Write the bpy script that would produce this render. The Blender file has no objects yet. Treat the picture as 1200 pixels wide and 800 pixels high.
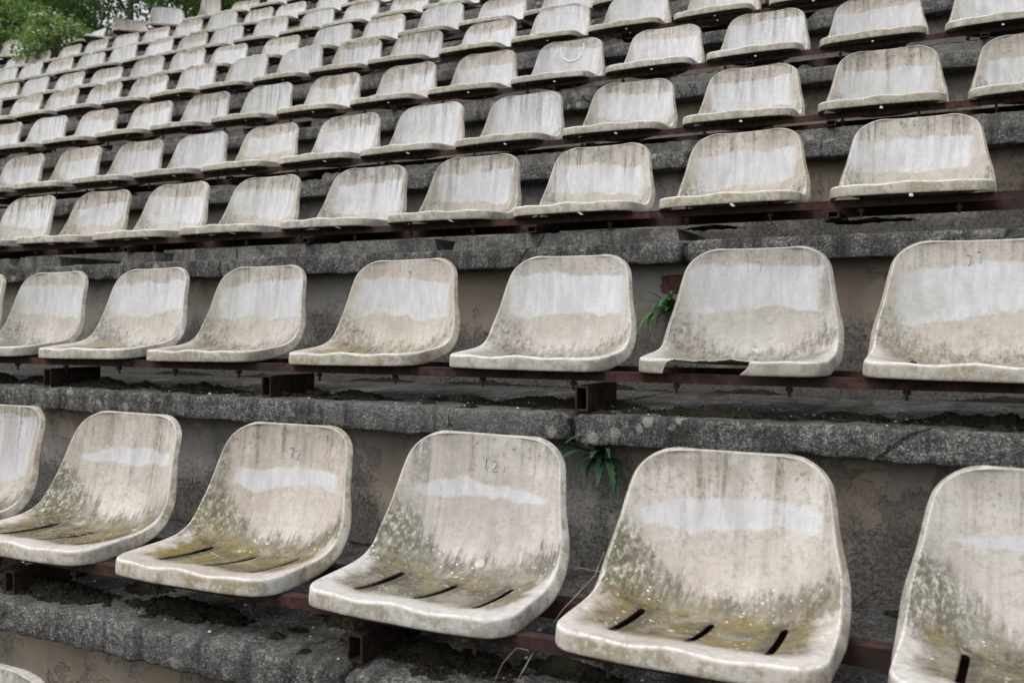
import bpy, bmesh, math, random
from mathutils import Vector, Matrix, noise
R = random.Random(7)
S = bpy.context.scene
COL = S.collection
D = bpy.data
rad = math.radians

# ------------------------------------------------------------------ helpers
def link(o, parent=None):
    COL.objects.link(o)
    if parent: o.parent = parent
    return o
def obj(name, me, mat=None, parent=None):
    o = D.objects.new(name, me)
    if mat and not me.materials: me.materials.append(mat)
    return link(o, parent)
def empty(name, loc, label=None, cat=None, group=None):
    o = D.objects.new(name, None); o.location = loc; o.empty_display_size = .05
    COL.objects.link(o); tag(o, label, cat, group); return o
def tag(o, label=None, cat=None, group=None, kind=None):
    if label: o['label'] = label
    if cat: o['category'] = cat
    if group: o['group'] = group
    if kind: o['kind'] = kind
    return o
def mesh(name, verts, faces, smooth=False):
    me = D.meshes.new(name); me.from_pydata(verts, [], faces); me.update()
    if smooth: me.polygons.foreach_set('use_smooth', [True]*len(me.polygons))
    return me
class MB:
    def __init__(s): s.v = []; s.f = []
    def box(s, x0, x1, y0, y1, z0, z1):
        b = len(s.v)
        s.v += [(x, y, z) for z in (z0, z1) for y in (y0, y1) for x in (x0, x1)]
        s.f += [(b, b+2, b+3, b+1), (b+4, b+5, b+7, b+6), (b, b+1, b+5, b+4), (b+2, b+6, b+7, b+3), (b, b+4, b+6, b+2), (b+1, b+3, b+7, b+5)]
    def tube(s, pts, r, n=6, taper=None):
        b0 = len(s.v); pts = [Vector(p) for p in pts]
        for i, p in enumerate(pts):
            d = (pts[min(i+1, len(pts)-1)] - pts[max(i-1, 0)]).normalized()
            a = d.orthogonal().normalized(); c = d.cross(a)
            rr = r if taper is None else r*(1-(1-taper)*i/(len(pts)-1))
            s.v += [tuple(p + (a*math.cos(q)+c*math.sin(q))*rr) for q in [2*math.pi*k/n for k in range(n)]]
        for i in range(len(pts)-1):
            for k in range(n):
                s.f.append((b0+i*n+k, b0+i*n+(k+1) % n, b0+(i+1)*n+(k+1) % n, b0+(i+1)*n+k))
        s.f.append(tuple(b0+k for k in range(n-1, -1, -1))); s.f.append(tuple(b0+(len(pts)-1)*n+k for k in range(n)))
    def me(s, name, smooth=False): return mesh(name, s.v, s.f, smooth)

# ------------------------------------------------------------------ materials
class NT:
    def __init__(s, name):
        s.m = D.materials.new(name); s.m.use_nodes = True; s.t = s.m.node_tree
        s.b = s.t.nodes['Principled BSDF']
    def n(s, typ, **kw):
        n = s.t.nodes.new(typ)
        for k, v in kw.items(): setattr(n, k, v)
        return n
    def put(s, sock, v):
        if isinstance(v, bpy.types.NodeSocket): s.t.links.new(v, sock)
        elif isinstance(v, (tuple, list)) and len(v) == 3 and sock.type == 'RGBA': sock.default_value = (*v, 1)
        else: sock.default_value = v
    def math(s, op, a, b=0., c=None, clamp=False):
        n = s.n('ShaderNodeMath', operation=op, use_clamp=clamp); s.put(n.inputs[0], a); s.put(n.inputs[1], b)
        if c is not None: s.put(n.inputs[2], c)
        return n.outputs[0]
    def add(s, a, b): return s.math('ADD', a, b)
    def sub(s, a, b): return s.math('SUBTRACT', a, b)
    def mul(s, a, b, clamp=False): return s.math('MULTIPLY', a, b, clamp=clamp)
    def step(s, e0, e1, x):
        n = s.n('ShaderNodeMapRange', interpolation_type='SMOOTHSTEP')
        s.put(n.inputs['Value'], x); s.put(n.inputs['From Min'], e0); s.put(n.inputs['From Max'], e1)
        return n.outputs[0]
    def mix(s, f, a, b):
        n = s.n('ShaderNodeMix', data_type='RGBA'); s.put(n.inputs[0], f); s.put(n.inputs[6], a); s.put(n.inputs[7], b)
        return n.outputs[2]
    def vec(s, x, y, z):
        n = s.n('ShaderNodeCombineXYZ')
        for i, v in enumerate((x, y, z)): s.put(n.inputs[i], v)
        return n.outputs[0]
    def vmul(s, v, k):
        n = s.n('ShaderNodeVectorMath', operation='MULTIPLY'); s.put(n.inputs[0], v); s.put(n.inputs[1], k); return n.outputs[0]
    def vadd(s, v, k):
        n = s.n('ShaderNodeVectorMath', operation='ADD'); s.put(n.inputs[0], v); s.put(n.inputs[1], k); return n.outputs[0]
    def noise(s, v, sc, det=3, rough=.55, dist=0.):
        n = s.n('ShaderNodeTexNoise'); s.put(n.inputs['Vector'], v); n.inputs['Scale'].default_value = sc
        n.inputs['Detail'].default_value = det; n.inputs['Roughness'].default_value = rough; n.inputs['Distortion'].default_value = dist
        return n.outputs['Fac']
    def voro(s, v, sc, feat='F1'):
        n = s.n('ShaderNodeTexVoronoi', feature=feat); s.put(n.inputs['Vector'], v); n.inputs['Scale'].default_value = sc
        return n
    def sep(s, v):
        n = s.n('ShaderNodeSeparateXYZ'); s.put(n.inputs[0], v); return n.outputs
    def obco(s): return s.n('ShaderNodeTexCoord').outputs['Object']
    def bump(s, h, strength, dist):
        n = s.n('ShaderNodeBump'); s.put(n.inputs['Height'], h); n.inputs['Strength'].default_value = strength; n.inputs['Distance'].default_value = dist
        s.t.links.new(n.outputs[0], s.b.inputs['Normal'])
    def done(s, col, rough=.8, spec=.3):
        s.put(s.b.inputs['Base Color'], col); s.put(s.b.inputs['Roughness'], rough); s.b.inputs['Specular IOR Level'].default_value = spec
        return s.m

def seat_mat():
    k = NT('weathered_white_plastic')
    at = k.n('ShaderNodeAttribute', attribute_type='GEOMETRY', attribute_name='prof')
    u, t, rim = k.sep(at.outputs['Vector'])
    oi = k.n('ShaderNodeObjectInfo'); rnd = oi.outputs['Random']
    cs = k.n('ShaderNodeSeparateColor'); k.put(cs.inputs[0], oi.outputs['Color'])
    lo, hi, dirt = cs.outputs[0], cs.outputs[1], cs.outputs[2]
    front = oi.outputs['Alpha']                 # 1 on the near rows: narrow bare stripe, mossy pans
    off = k.vec(k.mul(rnd, 37.), k.mul(rnd, 91.), k.mul(rnd, 53.))
    O = k.obco(); P = k.vadd(O, off)
    hz = k.math('DIVIDE', k.sep(O)[2], .281)    # 0 at the lip, 1 at the top of the back
    nl = k.noise(P, 5, 3, .5); nm = k.noise(P, 24, 5, .65); nf = k.noise(P, 95, 5, .7); nx = k.noise(P, 300, 3, .75)
    au = k.math('ABSOLUTE', u); inv = k.sub(1., rim)
    bump_h = k.add(k.mul(nf, .6), k.mul(nx, .4))
    # chalky beige ground, grainy
    col = k.mix(k.step(.34, .66, nl), (.43, .380, .338), (.545, .505, .468))
    col = k.mix(k.mul(k.step(.45, .66, nm), .45), col, (.60, .582, .555))
    col = k.mix(k.mul(k.step(.50, .66, nf), .45), col, (.325, .285, .245))
    # vertical runs
    SV = k.vadd(k.vec(k.mul(u, 7.), k.mul(hz, .55), 0.), off)
    st = k.noise(SV, 1.4, 5, .6, .25); st2 = k.noise(k.vadd(SV, (7.7, 3.1, 0)), 1.9, 4, .6, .4)
    clus = k.noise(k.vadd(k.vec(k.mul(u, 1.4), 0., 3.), off), 1.3, 2)
    back = k.step(.46, .58, t)
    # ochre runs all over the back
    yr = k.mul(k.mul(k.step(.46, .68, st2), back), .42)
    # bare pale band
    uo = k.vadd(k.vec(u, 0., 0.), off); uo2 = k.vadd(k.vec(u, 4., 0.), off)
    wob = k.mul(k.sub(k.noise(uo, 1.25, 4, .55), .5), .34)
    wob2 = k.mul(k.sub(k.noise(uo2, 1.7, 4, .55), .5), .20)
    fine = k.mul(k.sub(nm, .5), .06)
    tilt = k.mul(k.mul(u, k.sub(rnd, .5)), .12)
    tl = k.add(k.add(k.add(lo, wob), fine), tilt); th = k.add(k.add(k.add(hi, wob2), fine), tilt)
    lens = k.mul(k.mul(u, u), k.mul(front, .085)); tl = k.add(tl, k.mul(lens, .8)); th = k.sub(th, lens)
    edge_w = .014
    band = k.mul(k.step(k.sub(tl, edge_w), k.add(tl, edge_w), hz), k.sub(1., k.step(k.sub(th, edge_w), k.add(th, k.mul(edge_w, 1.4)), hz)))
    ed = k.add(k.sub(.80, k.mul(front, .10)), k.mul(k.sub(nl, .5), .5))
    band = k.mul(band, k.sub(1., k.step(ed, k.add(ed, .10), au)))
    band = k.mul(k.mul(band, inv), back, clamp=True)
    bcol = k.mix(k.step(.3, .7, k.noise(k.vadd(k.vec(k.mul(u, 5.), k.mul(hz, 2.2), 4.), off), 2., 5, .65)), (.495, .50, .525), (.62, .627, .655))
    col = k.mix(k.mul(yr, k.sub(1., k.mul(band, .6))), col, (.355, .31, .25))
    # dirt under the top edge
    top = k.mul(k.step(.76, .93, k.add(hz, k.mul(k.sub(st, .5), .35))), k.step(.40, .58, nm))
    col = k.mix(k.mul(k.mul(top, dirt), .62, clamp=True), col, (.275, .252, .21))
    col = k.mix(k.mul(band, k.sub(.94, k.mul(front, .17))), col, bcol)
    fade = k.step(.35, 1.05, k.add(hz, k.mul(k.sub(clus, .5), 1.6)))
    runs = k.mul(k.mul(k.step(.50, .62, st), fade), k.mul(k.add(.35, k.mul(k.step(.38, .58, nf), .65)), back))
    runs = k.mul(runs, k.sub(1., k.mul(band, .50)))
    col = k.mix(k.mul(k.mul(runs, dirt), .95, clamp=True), col, (.175, .165, .14))
    dots = k.mul(k.mul(k.step(.57, .63, nf), k.step(.62, .95, hz)), k.step(.44, .58, nm))
    col = k.mix(k.mul(k.mul(dots, dirt), .75, clamp=True), col, (.12, .11, .09))
    # fold between pan and back : grime that breaks into vertical specks
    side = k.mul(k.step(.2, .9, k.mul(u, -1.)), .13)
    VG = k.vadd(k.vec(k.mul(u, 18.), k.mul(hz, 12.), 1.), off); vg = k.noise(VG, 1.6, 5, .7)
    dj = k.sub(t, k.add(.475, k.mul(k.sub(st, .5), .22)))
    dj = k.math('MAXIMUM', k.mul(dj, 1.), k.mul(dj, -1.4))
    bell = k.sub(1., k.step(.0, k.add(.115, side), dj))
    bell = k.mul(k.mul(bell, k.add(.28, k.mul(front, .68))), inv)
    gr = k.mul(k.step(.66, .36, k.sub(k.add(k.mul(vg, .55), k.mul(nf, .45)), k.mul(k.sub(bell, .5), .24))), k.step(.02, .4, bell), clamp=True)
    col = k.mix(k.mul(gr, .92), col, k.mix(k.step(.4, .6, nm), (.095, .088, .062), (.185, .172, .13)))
    # cheek : flaking chalk over green
    lich = k.mul(k.mul(k.step(.40, .85, k.mul(u, -1.)), k.step(.36, .46, t)), k.sub(1., k.step(.56, .72, t)))
    lich = k.mul(k.mul(lich, k.mul(k.step(.42, .95, front), k.add(.35, k.mul(k.math('FRACT', k.mul(rnd, 11.1)), .65)))), inv, clamp=True)
    fl = k.add(k.mul(vg, .5), k.mul(nf, .5))
    lc = k.mix(k.step(.46, .53, fl), (.115, .11, .062), k.mix(k.step(.53, .58, fl), (.33, .32, .225), (.64, .63, .59)))
    col = k.mix(k.mul(lich, k.step(.3, .5, nm)), col, lc)
    # pan : olive film, ochre moss, grey grime, chalk scrapes
    pan = k.mul(k.mul(k.step(.075, .165, k.add(t, k.mul(k.sub(nm, .5), .16))), k.sub(1., k.step(.41, .53, k.add(t, k.mul(k.sub(st, .5), .12))))), k.sub(1., k.step(.78, 1.0, k.add(au, k.mul(k.sub(nm, .5), .4)))))
    pan = k.mul(k.mul(pan, k.add(.5, k.mul(front, .5))), inv, clamp=True)
    pcol = k.mix(k.step(.40, .64, nf), (.062, .053, .028), (.175, .148, .082))
    pcol = k.mix(k.mul(k.step(.47, .57, k.noise(P, 15, 4, .65)), .85), pcol, k.mix(nf, (.115, .088, .022), (.235, .185, .062)))
    pcol = k.mix(k.mul(k.step(.50, .62, k.noise(k.vadd(P, (5, 2, 8)), 15, 5, .7)), .6), pcol, (.29, .262, .205))
    pcol = k.mix(k.mul(k.step(.63, .69, nf), .8), pcol, (.50, .48, .41))
    sl = k.math('MINIMUM', au, k.math('ABSOLUTE', k.sub(au, .536)))
    sg = k.mul(k.step(.085, .02, k.add(sl, k.mul(k.sub(nf, .5), .10))), k.mul(k.step(.10, .17, t), k.step(.46, .38, t)))
    pcol = k.mix(k.mul(sg, .75), pcol, (.045, .04, .024))
    col = k.mix(k.mul(pan, .95), col, pcol)
    ws = k.mul(k.step(.63, .68, k.noise(k.vadd(P, (1, 6, 3)), 30, 5, .75)), k.mul(k.step(.06, .2, t), k.step(.60, .48, t)))
    col = k.mix(k.mul(k.mul(ws, front), k.mul(inv, .85), clamp=True), col, (.66, .65, .61))
    # small chalk chips and pits
    vo = k.voro(P, 75); chips = k.mul(k.step(.22, .14, vo.outputs['Distance']), k.mul(k.step(.52, .62, k.noise(P, 13, 3)), k.step(.7, .5, t)))
    col = k.mix(k.mul(chips, front), col, (.66, .63, .57))
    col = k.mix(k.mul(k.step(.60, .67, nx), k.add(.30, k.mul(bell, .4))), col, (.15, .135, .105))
    # rim : rubbed bright edge above, stained lip below
    rt = k.mul(k.step(.01, .14, rim), k.sub(1., k.step(.24, .45, rim)))
    er = k.mul(k.step(.88, .97, au), k.step(.62, .42, rim))
    col = k.mix(k.mul(k.mul(rt, k.sub(1., k.mul(k.step(.3, .5, t), .55))), k.step(.36, .54, nf)), col, (.66, .645, .615))
    lipc = k.mix(k.step(.42, .60, k.noise(P, 30, 5, .7)), (.46, .43, .385), (.285, .24, .165))
    lipc = k.mix(k.mul(k.step(.52, .66, nf), .7), lipc, (.58, .575, .55))
    lipc = k.mix(k.mul(k.step(.55, .64, k.noise(k.vadd(P, (8, 8, 2)), 42, 5, .75)), .6), lipc, (.17, .155, .11))
    lipc = k.mix(k.mul(k.step(.57, .66, k.noise(k.vadd(P, (2, 9, 2)), 12, 4, .6)), .7), lipc, (.58, .60, .60))
    col = k.mix(k.mul(k.step(.28, .52, rim), .92), col, lipc)
    # thin green algae low on the backs of the upper rows
    alg = k.mul(k.mul(k.step(.95, .2, k.add(hz, k.mul(u, .35))), k.step(.38, .58, k.noise(k.vadd(P, (6, 1, 9)), 9, 5, .65))), k.mul(k.sub(1., k.step(.5, .9, front)), back))
    col = k.mix(k.mul(alg, .32, clamp=True), col, k.mix(k.step(.42, .58, nf), (.235, .235, .15), (.42, .41, .32)))
    lipg = k.mul(k.mul(k.step(.25, .5, rim), k.sub(1., k.step(.5, .9, front))), k.step(.35, .6, k.noise(k.vadd(P, (3, 3, 3)), 8, 4, .6)))
    col = k.mix(k.mul(lipg, .40), col, (.30, .29, .19))
    # general soiling, differs from seat to seat
    soil = k.mul(k.step(.48, .64, k.noise(P, 40, 6, .78)), k.add(.20, k.mul(rnd, .25)))
    soil = k.mul(soil, k.sub(1., k.mul(band, .75)))
    col = k.mix(soil, col, (.235, .20, .17))
    film = k.mul(k.mul(k.step(.44, .66, k.noise(SV, .75, 4, .6)), back), k.mul(k.add(.25, k.mul(fade, .5)), dirt))
    col = k.mix(k.mul(film, .42, clamp=True), col, (.25, .235, .21))
    hsv = k.n('ShaderNodeHueSaturation'); k.put(hsv.inputs['Color'], col)
    k.put(hsv.inputs['Value'], k.add(.90, k.mul(k.math('FRACT', k.mul(rnd, 17.3)), .16))); k.put(hsv.inputs['Saturation'], k.add(.76, k.mul(k.math('FRACT', k.mul(rnd, 7.7)), .40)))
    k.bump(k.add(bump_h, k.mul(gr, .35)), .6, .0028)
    return k.done(hsv.outputs[0], k.add(.60, k.mul(nf, .25)), .22)

def concrete_mat(name, dark, mid, light, moss=.45):
    k = NT(name); P = k.obco()
    a = k.noise(P, 1.6, 4, .6); b = k.noise(P, 14, 5, .7); c = k.noise(P, 80, 4, .8); e = k.noise(P, 200, 2, .7)
    x, y, z = k.sep(P)
    ru = k.noise(k.vec(k.mul(x, 26.), k.mul(y, 6.), k.mul(z, 3.)), 1., 4, .65)
    col = k.mix(k.step(.36, .64, c), dark, mid)
    col = k.mix(k.mul(k.step(.53, .66, e), .8), col, light)
    col = k.mix(k.mul(k.step(.56, .63, c), .6), col, light)
    col = k.mix(k.mul(k.step(.45, .62, b), .55), col, tuple(v*.42 for v in dark))
    col = k.mix(k.mul(k.step(.48, .72, ru), .55), col, tuple(v*.55 for v in dark))
    col = k.mix(k.mul(k.step(.5, .7, a), .5), col, tuple(v*1.15 for v in mid))
    dr = k.noise(k.vec(k.mul(x, 11.), k.mul(y, 2.), k.mul(z, 1.2)), 1.3, 5, .65); col = k.mix(k.mul(k.step(.50, .64, dr), .6), col, tuple(v*.40 for v in dark))
    lsp = k.voro(k.vadd(P, k.vmul(k.vec(b, c, b), (.02, .02, .02))), 17).outputs['Distance']
    col = k.mix(k.mul(k.mul(k.step(.26, .20, lsp), k.step(.50, .58, k.noise(k.vadd(P, (1, 2, 3)), 4, 3))), .55), col, tuple(v*1.05 for v in light))
    crk = k.voro(k.vadd(P, k.vmul(k.vec(b, b, b), (.16, .16, .16))), .75, 'DISTANCE_TO_EDGE').outputs['Distance']
    col = k.mix(k.mul(k.step(.0042, .0015, crk), .8), col, (.012, .012, .011))
    up = k.step(.5, .9, k.sep(k.n('ShaderNodeNewGeometry').outputs['Normal'])[2])
    g = k.noise(k.vadd(P, (4, 9, 1)), 6, 5, .65)
    col = k.mix(k.mul(k.mul(up, k.step(.45, .6, g)), moss), col, (.072, .067, .058))
    col = k.mix(k.mul(k.mul(up, k.step(.6, .68, b)), moss), col, (.046, .045, .029))
    k.bump(k.add(k.add(k.mul(c, .7), k.mul(e, .4)), k.mul(b, .9)), .95, .014)
    return k.done(col, .95, .15)

def plaster_mat():
    k = NT('stained_plaster'); P = k.obco(); x, y, z = k.sep(P)
    uvz = k.n('ShaderNodeUVMap', uv_map='h').outputs[0]; hx, hh, _ = k.sep(uvz)      # hh: height in the riser, 0 at its foot
    a = k.noise(P, 2.2, 5, .62); b = k.noise(P, 11, 5, .7); c = k.noise(P, 110, 4, .75); e = k.noise(P, 300, 2, .7)
    col = k.mix(k.step(.35, .65, a), (.235, .205, .17), (.36, .295, .225))
    col = k.mix(k.mul(k.step(.52, .68, b), .6), col, (.42, .30, .21))
    col = k.mix(k.mul(k.step(.47, .6, k.noise(k.vadd(P, (3, 1, 7)), 1.3, 3)), .8), col, (.27, .27, .265))
    peel = k.step(.530, .545, k.noise(k.vadd(P, (2, 5, 1)), 3.6, 7, .68))
    col = k.mix(k.mul(peel, .62), col, k.mix(k.step(.4, .6, c), (.115, .11, .102), (.235, .225, .205)))
    pl2 = k.step(.56, .575, k.noise(k.vadd(P, (7, 1, 3)), 5.5, 7, .66)); col = k.mix(k.mul(pl2, .5), col, (.40, .35, .29))
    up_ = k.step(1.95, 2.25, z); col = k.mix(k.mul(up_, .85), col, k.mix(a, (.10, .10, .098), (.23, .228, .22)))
    # crust of rough grey mortar rising from the foot
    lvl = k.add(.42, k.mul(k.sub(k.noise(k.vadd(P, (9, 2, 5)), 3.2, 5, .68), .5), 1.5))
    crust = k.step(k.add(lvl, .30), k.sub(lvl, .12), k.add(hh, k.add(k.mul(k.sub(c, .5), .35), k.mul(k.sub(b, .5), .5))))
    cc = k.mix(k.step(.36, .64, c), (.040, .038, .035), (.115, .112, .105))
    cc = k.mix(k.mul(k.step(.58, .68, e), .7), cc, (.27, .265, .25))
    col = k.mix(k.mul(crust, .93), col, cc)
    col = k.mix(k.mul(k.step(.50, .72, k.noise(k.vec(k.mul(x, 5.), 0., k.mul(z, 1.6)), 1., 5, .65)), .55), col, (.10, .09, .078))
    col = k.mix(k.mul(k.step(.48, .66, b), .4), col, (.13, .115, .10))
    col = k.mix(k.mul(k.step(.6, .72, c), .35), col, (.10, .095, .085))
    k.bump(k.add(k.add(k.mul(c, k.add(.2, k.mul(crust, .8))), k.mul(e, .2)), k.mul(k.sub(pl2, peel), .5)), .9, .005)
    return k.done(col, .95, .15)

def simple_mat(name, c1, c2, sc=40., rough=.8, spec=.2, c3=None, bump=.5, bd=.002):
    k = NT(name); P = k.obco(); a = k.noise(P, sc, 5, .65); b = k.noise(P, sc*.2, 3, .6)
    col = k.mix(k.step(.35, .65, a), c1, c2)
    if c3: col = k.mix(k.step(.5, .66, b), col, c3)
    k.bump(a, bump, bd)
    return k.done(col, rough, spec)
def leaf_mat(name, c1, c2, tr=.35):
    k = NT(name); oi = k.n('ShaderNodeObjectInfo')
    a = k.noise(k.obco(), 1.1, 3, .6); b = k.n('ShaderNodeAttribute', attribute_name='tint').outputs['Fac']
    col = k.mix(k.add(k.mul(b, .7), k.mul(k.step(.35, .65, a), .3)), c1, c2)
    m = k.done(col, .55, .3)
    tb = k.n('ShaderNodeBsdfTranslucent'); k.put(tb.inputs[0], col)
    mx = k.n('ShaderNodeMixShader'); mx.inputs[0].default_value = tr
    k.t.links.new(k.b.outputs[0], mx.inputs[1]); k.t.links.new(tb.outputs[0], mx.inputs[2])
    k.t.links.new(mx.outputs[0], k.t.nodes['Material Output'].inputs[0])
    return m
M = dict(
    seat=seat_mat(),
    slab=concrete_mat('aggregate_concrete', (.060, .059, .056), (.165, .162, .155), (.38, .37, .35)),
    screed=concrete_mat('pale_screed', (.12, .118, .11), (.205, .20, .19), (.33, .325, .31), .2),
    plaster=plaster_mat(),
    rail=simple_mat('rusted_red_oxide_steel', (.026, .014, .012), (.072, .034, .028), 38, .75, .2, (.030, .021, .019)),
    bracket=simple_mat('rusted_dark_steel', (.014, .010, .009), (.040, .025, .021), 60, .85, .15, (.055, .029, .020)),
    steel=simple_mat('dark_steel_bolt', (.02, .018, .017), (.06, .04, .032), 120, .7, .3),
    cap=simple_mat('white_plastic_cap', (.62, .62, .60), (.74, .73, .70), 90, .6, .3),
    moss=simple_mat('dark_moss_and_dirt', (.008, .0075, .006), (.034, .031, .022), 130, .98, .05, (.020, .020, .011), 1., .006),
    lichen=simple_mat('pale_lichen', (.40, .37, .30), (.56, .53, .46), 130, .9, .1, (.46, .43, .36)),
    blue=simple_mat('faded_blue_paint', (.20, .31, .42), (.52, .53, .53), 160, .8, .1),
    scrape=simple_mat('fresh_white_scrape', (.58, .57, .55), (.68, .67, .65), 90, .7, .2),
    straw=simple_mat('dry_straw', (.20, .16, .11), (.36, .31, .24), 50, .9, .1),
    dead=simple_mat('dead_leaf', (.022, .016, .011), (.085, .062, .04), 70, .95, .1, (.14, .12, .09)),
    weed=leaf_mat('weed_green', (.05, .12, .04), (.10, .22, .075)),
    weed_pale=leaf_mat('weed_bluish_green', (.025, .065, .032), (.05, .12, .06)),
    brick=simple_mat('old_brick', (.075, .038, .03), (.14, .068, .05), 60, .95, .1, (.10, .09, .085), 1., .004),
    litter=simple_mat('pale_chips', (.42, .40, .36), (.66, .65, .62), 90, .9, .1),
    bark=simple_mat('bark', (.05, .042, .033), (.11, .095, .075), 22, .95, .1, None, 1., .02),
    earth=simple_mat('grassy_earth', (.035, .05, .018), (.08, .085, .04), 6, 1., .05, (.07, .055, .04), 1., .03),
    leafA=leaf_mat('leaf_dark', (.042, .088, .024), (.11, .19, .05), .5),
    leafB=leaf_mat('leaf_mid', (.05, .10, .024), (.14, .215, .055), .45),
    leafC=leaf_mat('leaf_light', (.10, .19, .04), (.26, .38, .11)),
    leafW=leaf_mat('leaf_pale_flower', (.42, .44, .36), (.66, .66, .60), .2),
)

# ------------------------------------------------------------------ camera (fitted to the photograph)
F = 1097.9; YAW, PITCH, ROLL = .4671, -.01671, .0017
CAM = Vector((1.2992, -1.3238, .5028))
fw = Vector((-math.sin(YAW), math.cos(YAW), 0)); rt = Vector((math.cos(YAW), math.sin(YAW), 0)); up = Vector((0, 0, 1))
fw, up = fw*math.cos(PITCH)+up*math.sin(PITCH), up*math.cos(PITCH)-fw*math.sin(PITCH)
rt, up = rt*math.cos(ROLL)+up*math.sin(ROLL), up*math.cos(ROLL)-rt*math.sin(ROLL)
cd = D.cameras.new('camera'); cam = D.objects.new('camera', cd); COL.objects.link(cam); S.camera = cam
cam.matrix_world = Matrix(((rt.x, up.x, -fw.x, CAM.x), (rt.y, up.y, -fw.y, CAM.y), (rt.z, up.z, -fw.z, CAM.z), (0, 0, 0, 1)))
cd.sensor_width = 36; cd.lens = F/1200*36; cd.clip_start = .05; cd.clip_end = 1500
cd.dof.use_dof = True; cd.dof.focus_distance = 2.5; cd.dof.aperture_fstop = 5.6
def proj(p):
    d = Vector(p)-CAM; z = d.dot(fw)
    return (600+F*d.dot(rt)/z, 400-F*d.dot(up)/z, z)

# ------------------------------------------------------------------ the stand: row heights and depths
RY = [0, .689, 1.431, 2.151, 2.834, 3.542, 4.25, 4.958, 5.666, 6.374]
RZ = [0, .412, .853, 1.262, 1.695, 2.135, 2.54, 2.975, 3.405, 3.865]
ry = {i+1: v for i, v in enumerate(RY)}; rz = {i+1: v for i, v in enumerate(RZ)}
for k in (0, -1, -2): ry[k] = ry[k+1]-.70; rz[k] = rz[k+1]-.415
ry[0] = -.66; rz[0] = -.345; ry[-1] = -1.36; rz[-1] = -.76; ry[-2] = -2.06; rz[-2] = -1.17
ry[11] = ry[10]+.72; rz[11] = rz[10]+.42
zs = {k: rz[k]-.100 for k in ry}; zs[1] = -.086; zs[2] = .302; zs[3] = .757
XL, XR = -15.5, 5.5
stand = empty('grandstand', (0, 0, zs[-2]), 'weathered grey concrete stand of stepped tiers under all the white seats', 'grandstand')
stand_loc = Vector((0, 0, zs[-2]))
def at_stand(me, name, mat):
    o = obj(name, me, mat, stand); o.location = -stand_loc; return o
TH = .066
def slab(k, x0, x1):
    yf = ry[k]-.03; yb = (ry[k+1]+.14) if k < 11 else yf+1.6; zt = zs[k]
    near = 1 <= k <= 4
    st = .009 if k in (1, 2) else .025 if near else .06
    n = max(3, int((x1-x0)/st))
    prof = [(yb, -TH), (yf+.03, -TH), (yf+.003, -TH), (yf, -TH+.004), (yf, -TH*.66), (yf, -TH*.33), (yf+.001, -.005), (yf+.005, -.0008), (yf+.022, 0), (yf+.06, .001), (yf+.12, .001), (yf+.22, 0), (yf+.42, .001), (yb, 0)]
    v = []; m = len(prof)
    for i in range(n+1):
        x = x0+(x1-x0)*i/n; ed = min(x-x0, x1-x)
        for j, (y, z) in enumerate(prof):
            q = Vector((x*9, y*9+k*7, z*9)); q2 = Vector((x*34, y*34, z*34+k*5))
            a = .0045*noise.noise(q)+.0035*noise.noise(q2)+.0045*noise.noise(q2*2.3)+.003*noise.noise(q2*5)
            b = .005*noise.noise(q+Vector((5, 5, 5)))+.003*noise.noise(q2+Vector((3, 3, 3)))
            chip = 0
            if 2 <= j <= 8:
                c = noise.noise(Vector((x*2.3+k*13, 0, 0)))
                chip = max(0, c-.25)*.03*abs(noise.noise(Vector((x*30, z*30, k))))*(1.6 if j in (2, 3, 7, 6) else .6)
                if ed < .05: chip += (1-ed/.05)**2*.030*(.4+abs(noise.noise(Vector((x*40, z*40, k)))))
            if 1 <= j <= 10: v.append((x, y+a+chip, zt+z+b*(.9 if j > 5 else 1.4)-(chip*.7 if j > 5 else -chip*.4)))
            else: v.append((x, y, zt+z))
    f = []
    for i in range(n):
        for j in range(m):
            a, b = i*m+j, i*m+(j+1) % m
            f.append((a, b, b+m, a+m))
    f.append(tuple(range(m-1, -1, -1))); f.append(tuple(n*m+j for j in range(m)))
    me = mesh('tread_slab', v, f, True)
    return at_stand(me, 'tread_slab', M['slab'])
jx = {1: .315, 2: .447, 3: .49}
for k in range(-2, 12):
    j = jx.get(k, .3+.31*((k*37) % 7)/3.5-.3); xs = [j]
    L = 3.0
    while xs[0]-L > XL: xs.insert(0, xs[0]-L)
    xs.insert(0, XL)
    while xs[-1]+L < XR: xs.append(xs[-1]+L)
    xs.append(XR)
    for a, b in zip(xs, xs[1:]): slab(k, a+.006, b-.006)
# risers
for k in range(-1, 12):
    y = ry[k]+.072; z0, z1 = zs[k-1]-.02, zs[k]-TH+.008
    n = 200; v = []; f = []; uvs = []
    for i in range(n+1):
        x = XL+(XR-XL)*i/n
        for j in range(7):
            h = j/6; z = z0+(z1-z0)*h
            v.append((x, y+.006*noise.noise(Vector((x*2.2, k*3, z*2.2)))-.010*max(0, .4-h), z)); uvs.append((x, h))
    for i in range(n):
        for j in range(6): f.append((i*7+j, (i+1)*7+j, (i+1)*7+j+1, i*7+j+1))
    me = mesh('riser', v, f, True)
    lay = me.uv_layers.new(name='h')
    for lp in me.loops: lay.data[lp.index].uv = uvs[lp.vertex_index]
    at_stand(me, 'riser', M['plaster'])
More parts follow.
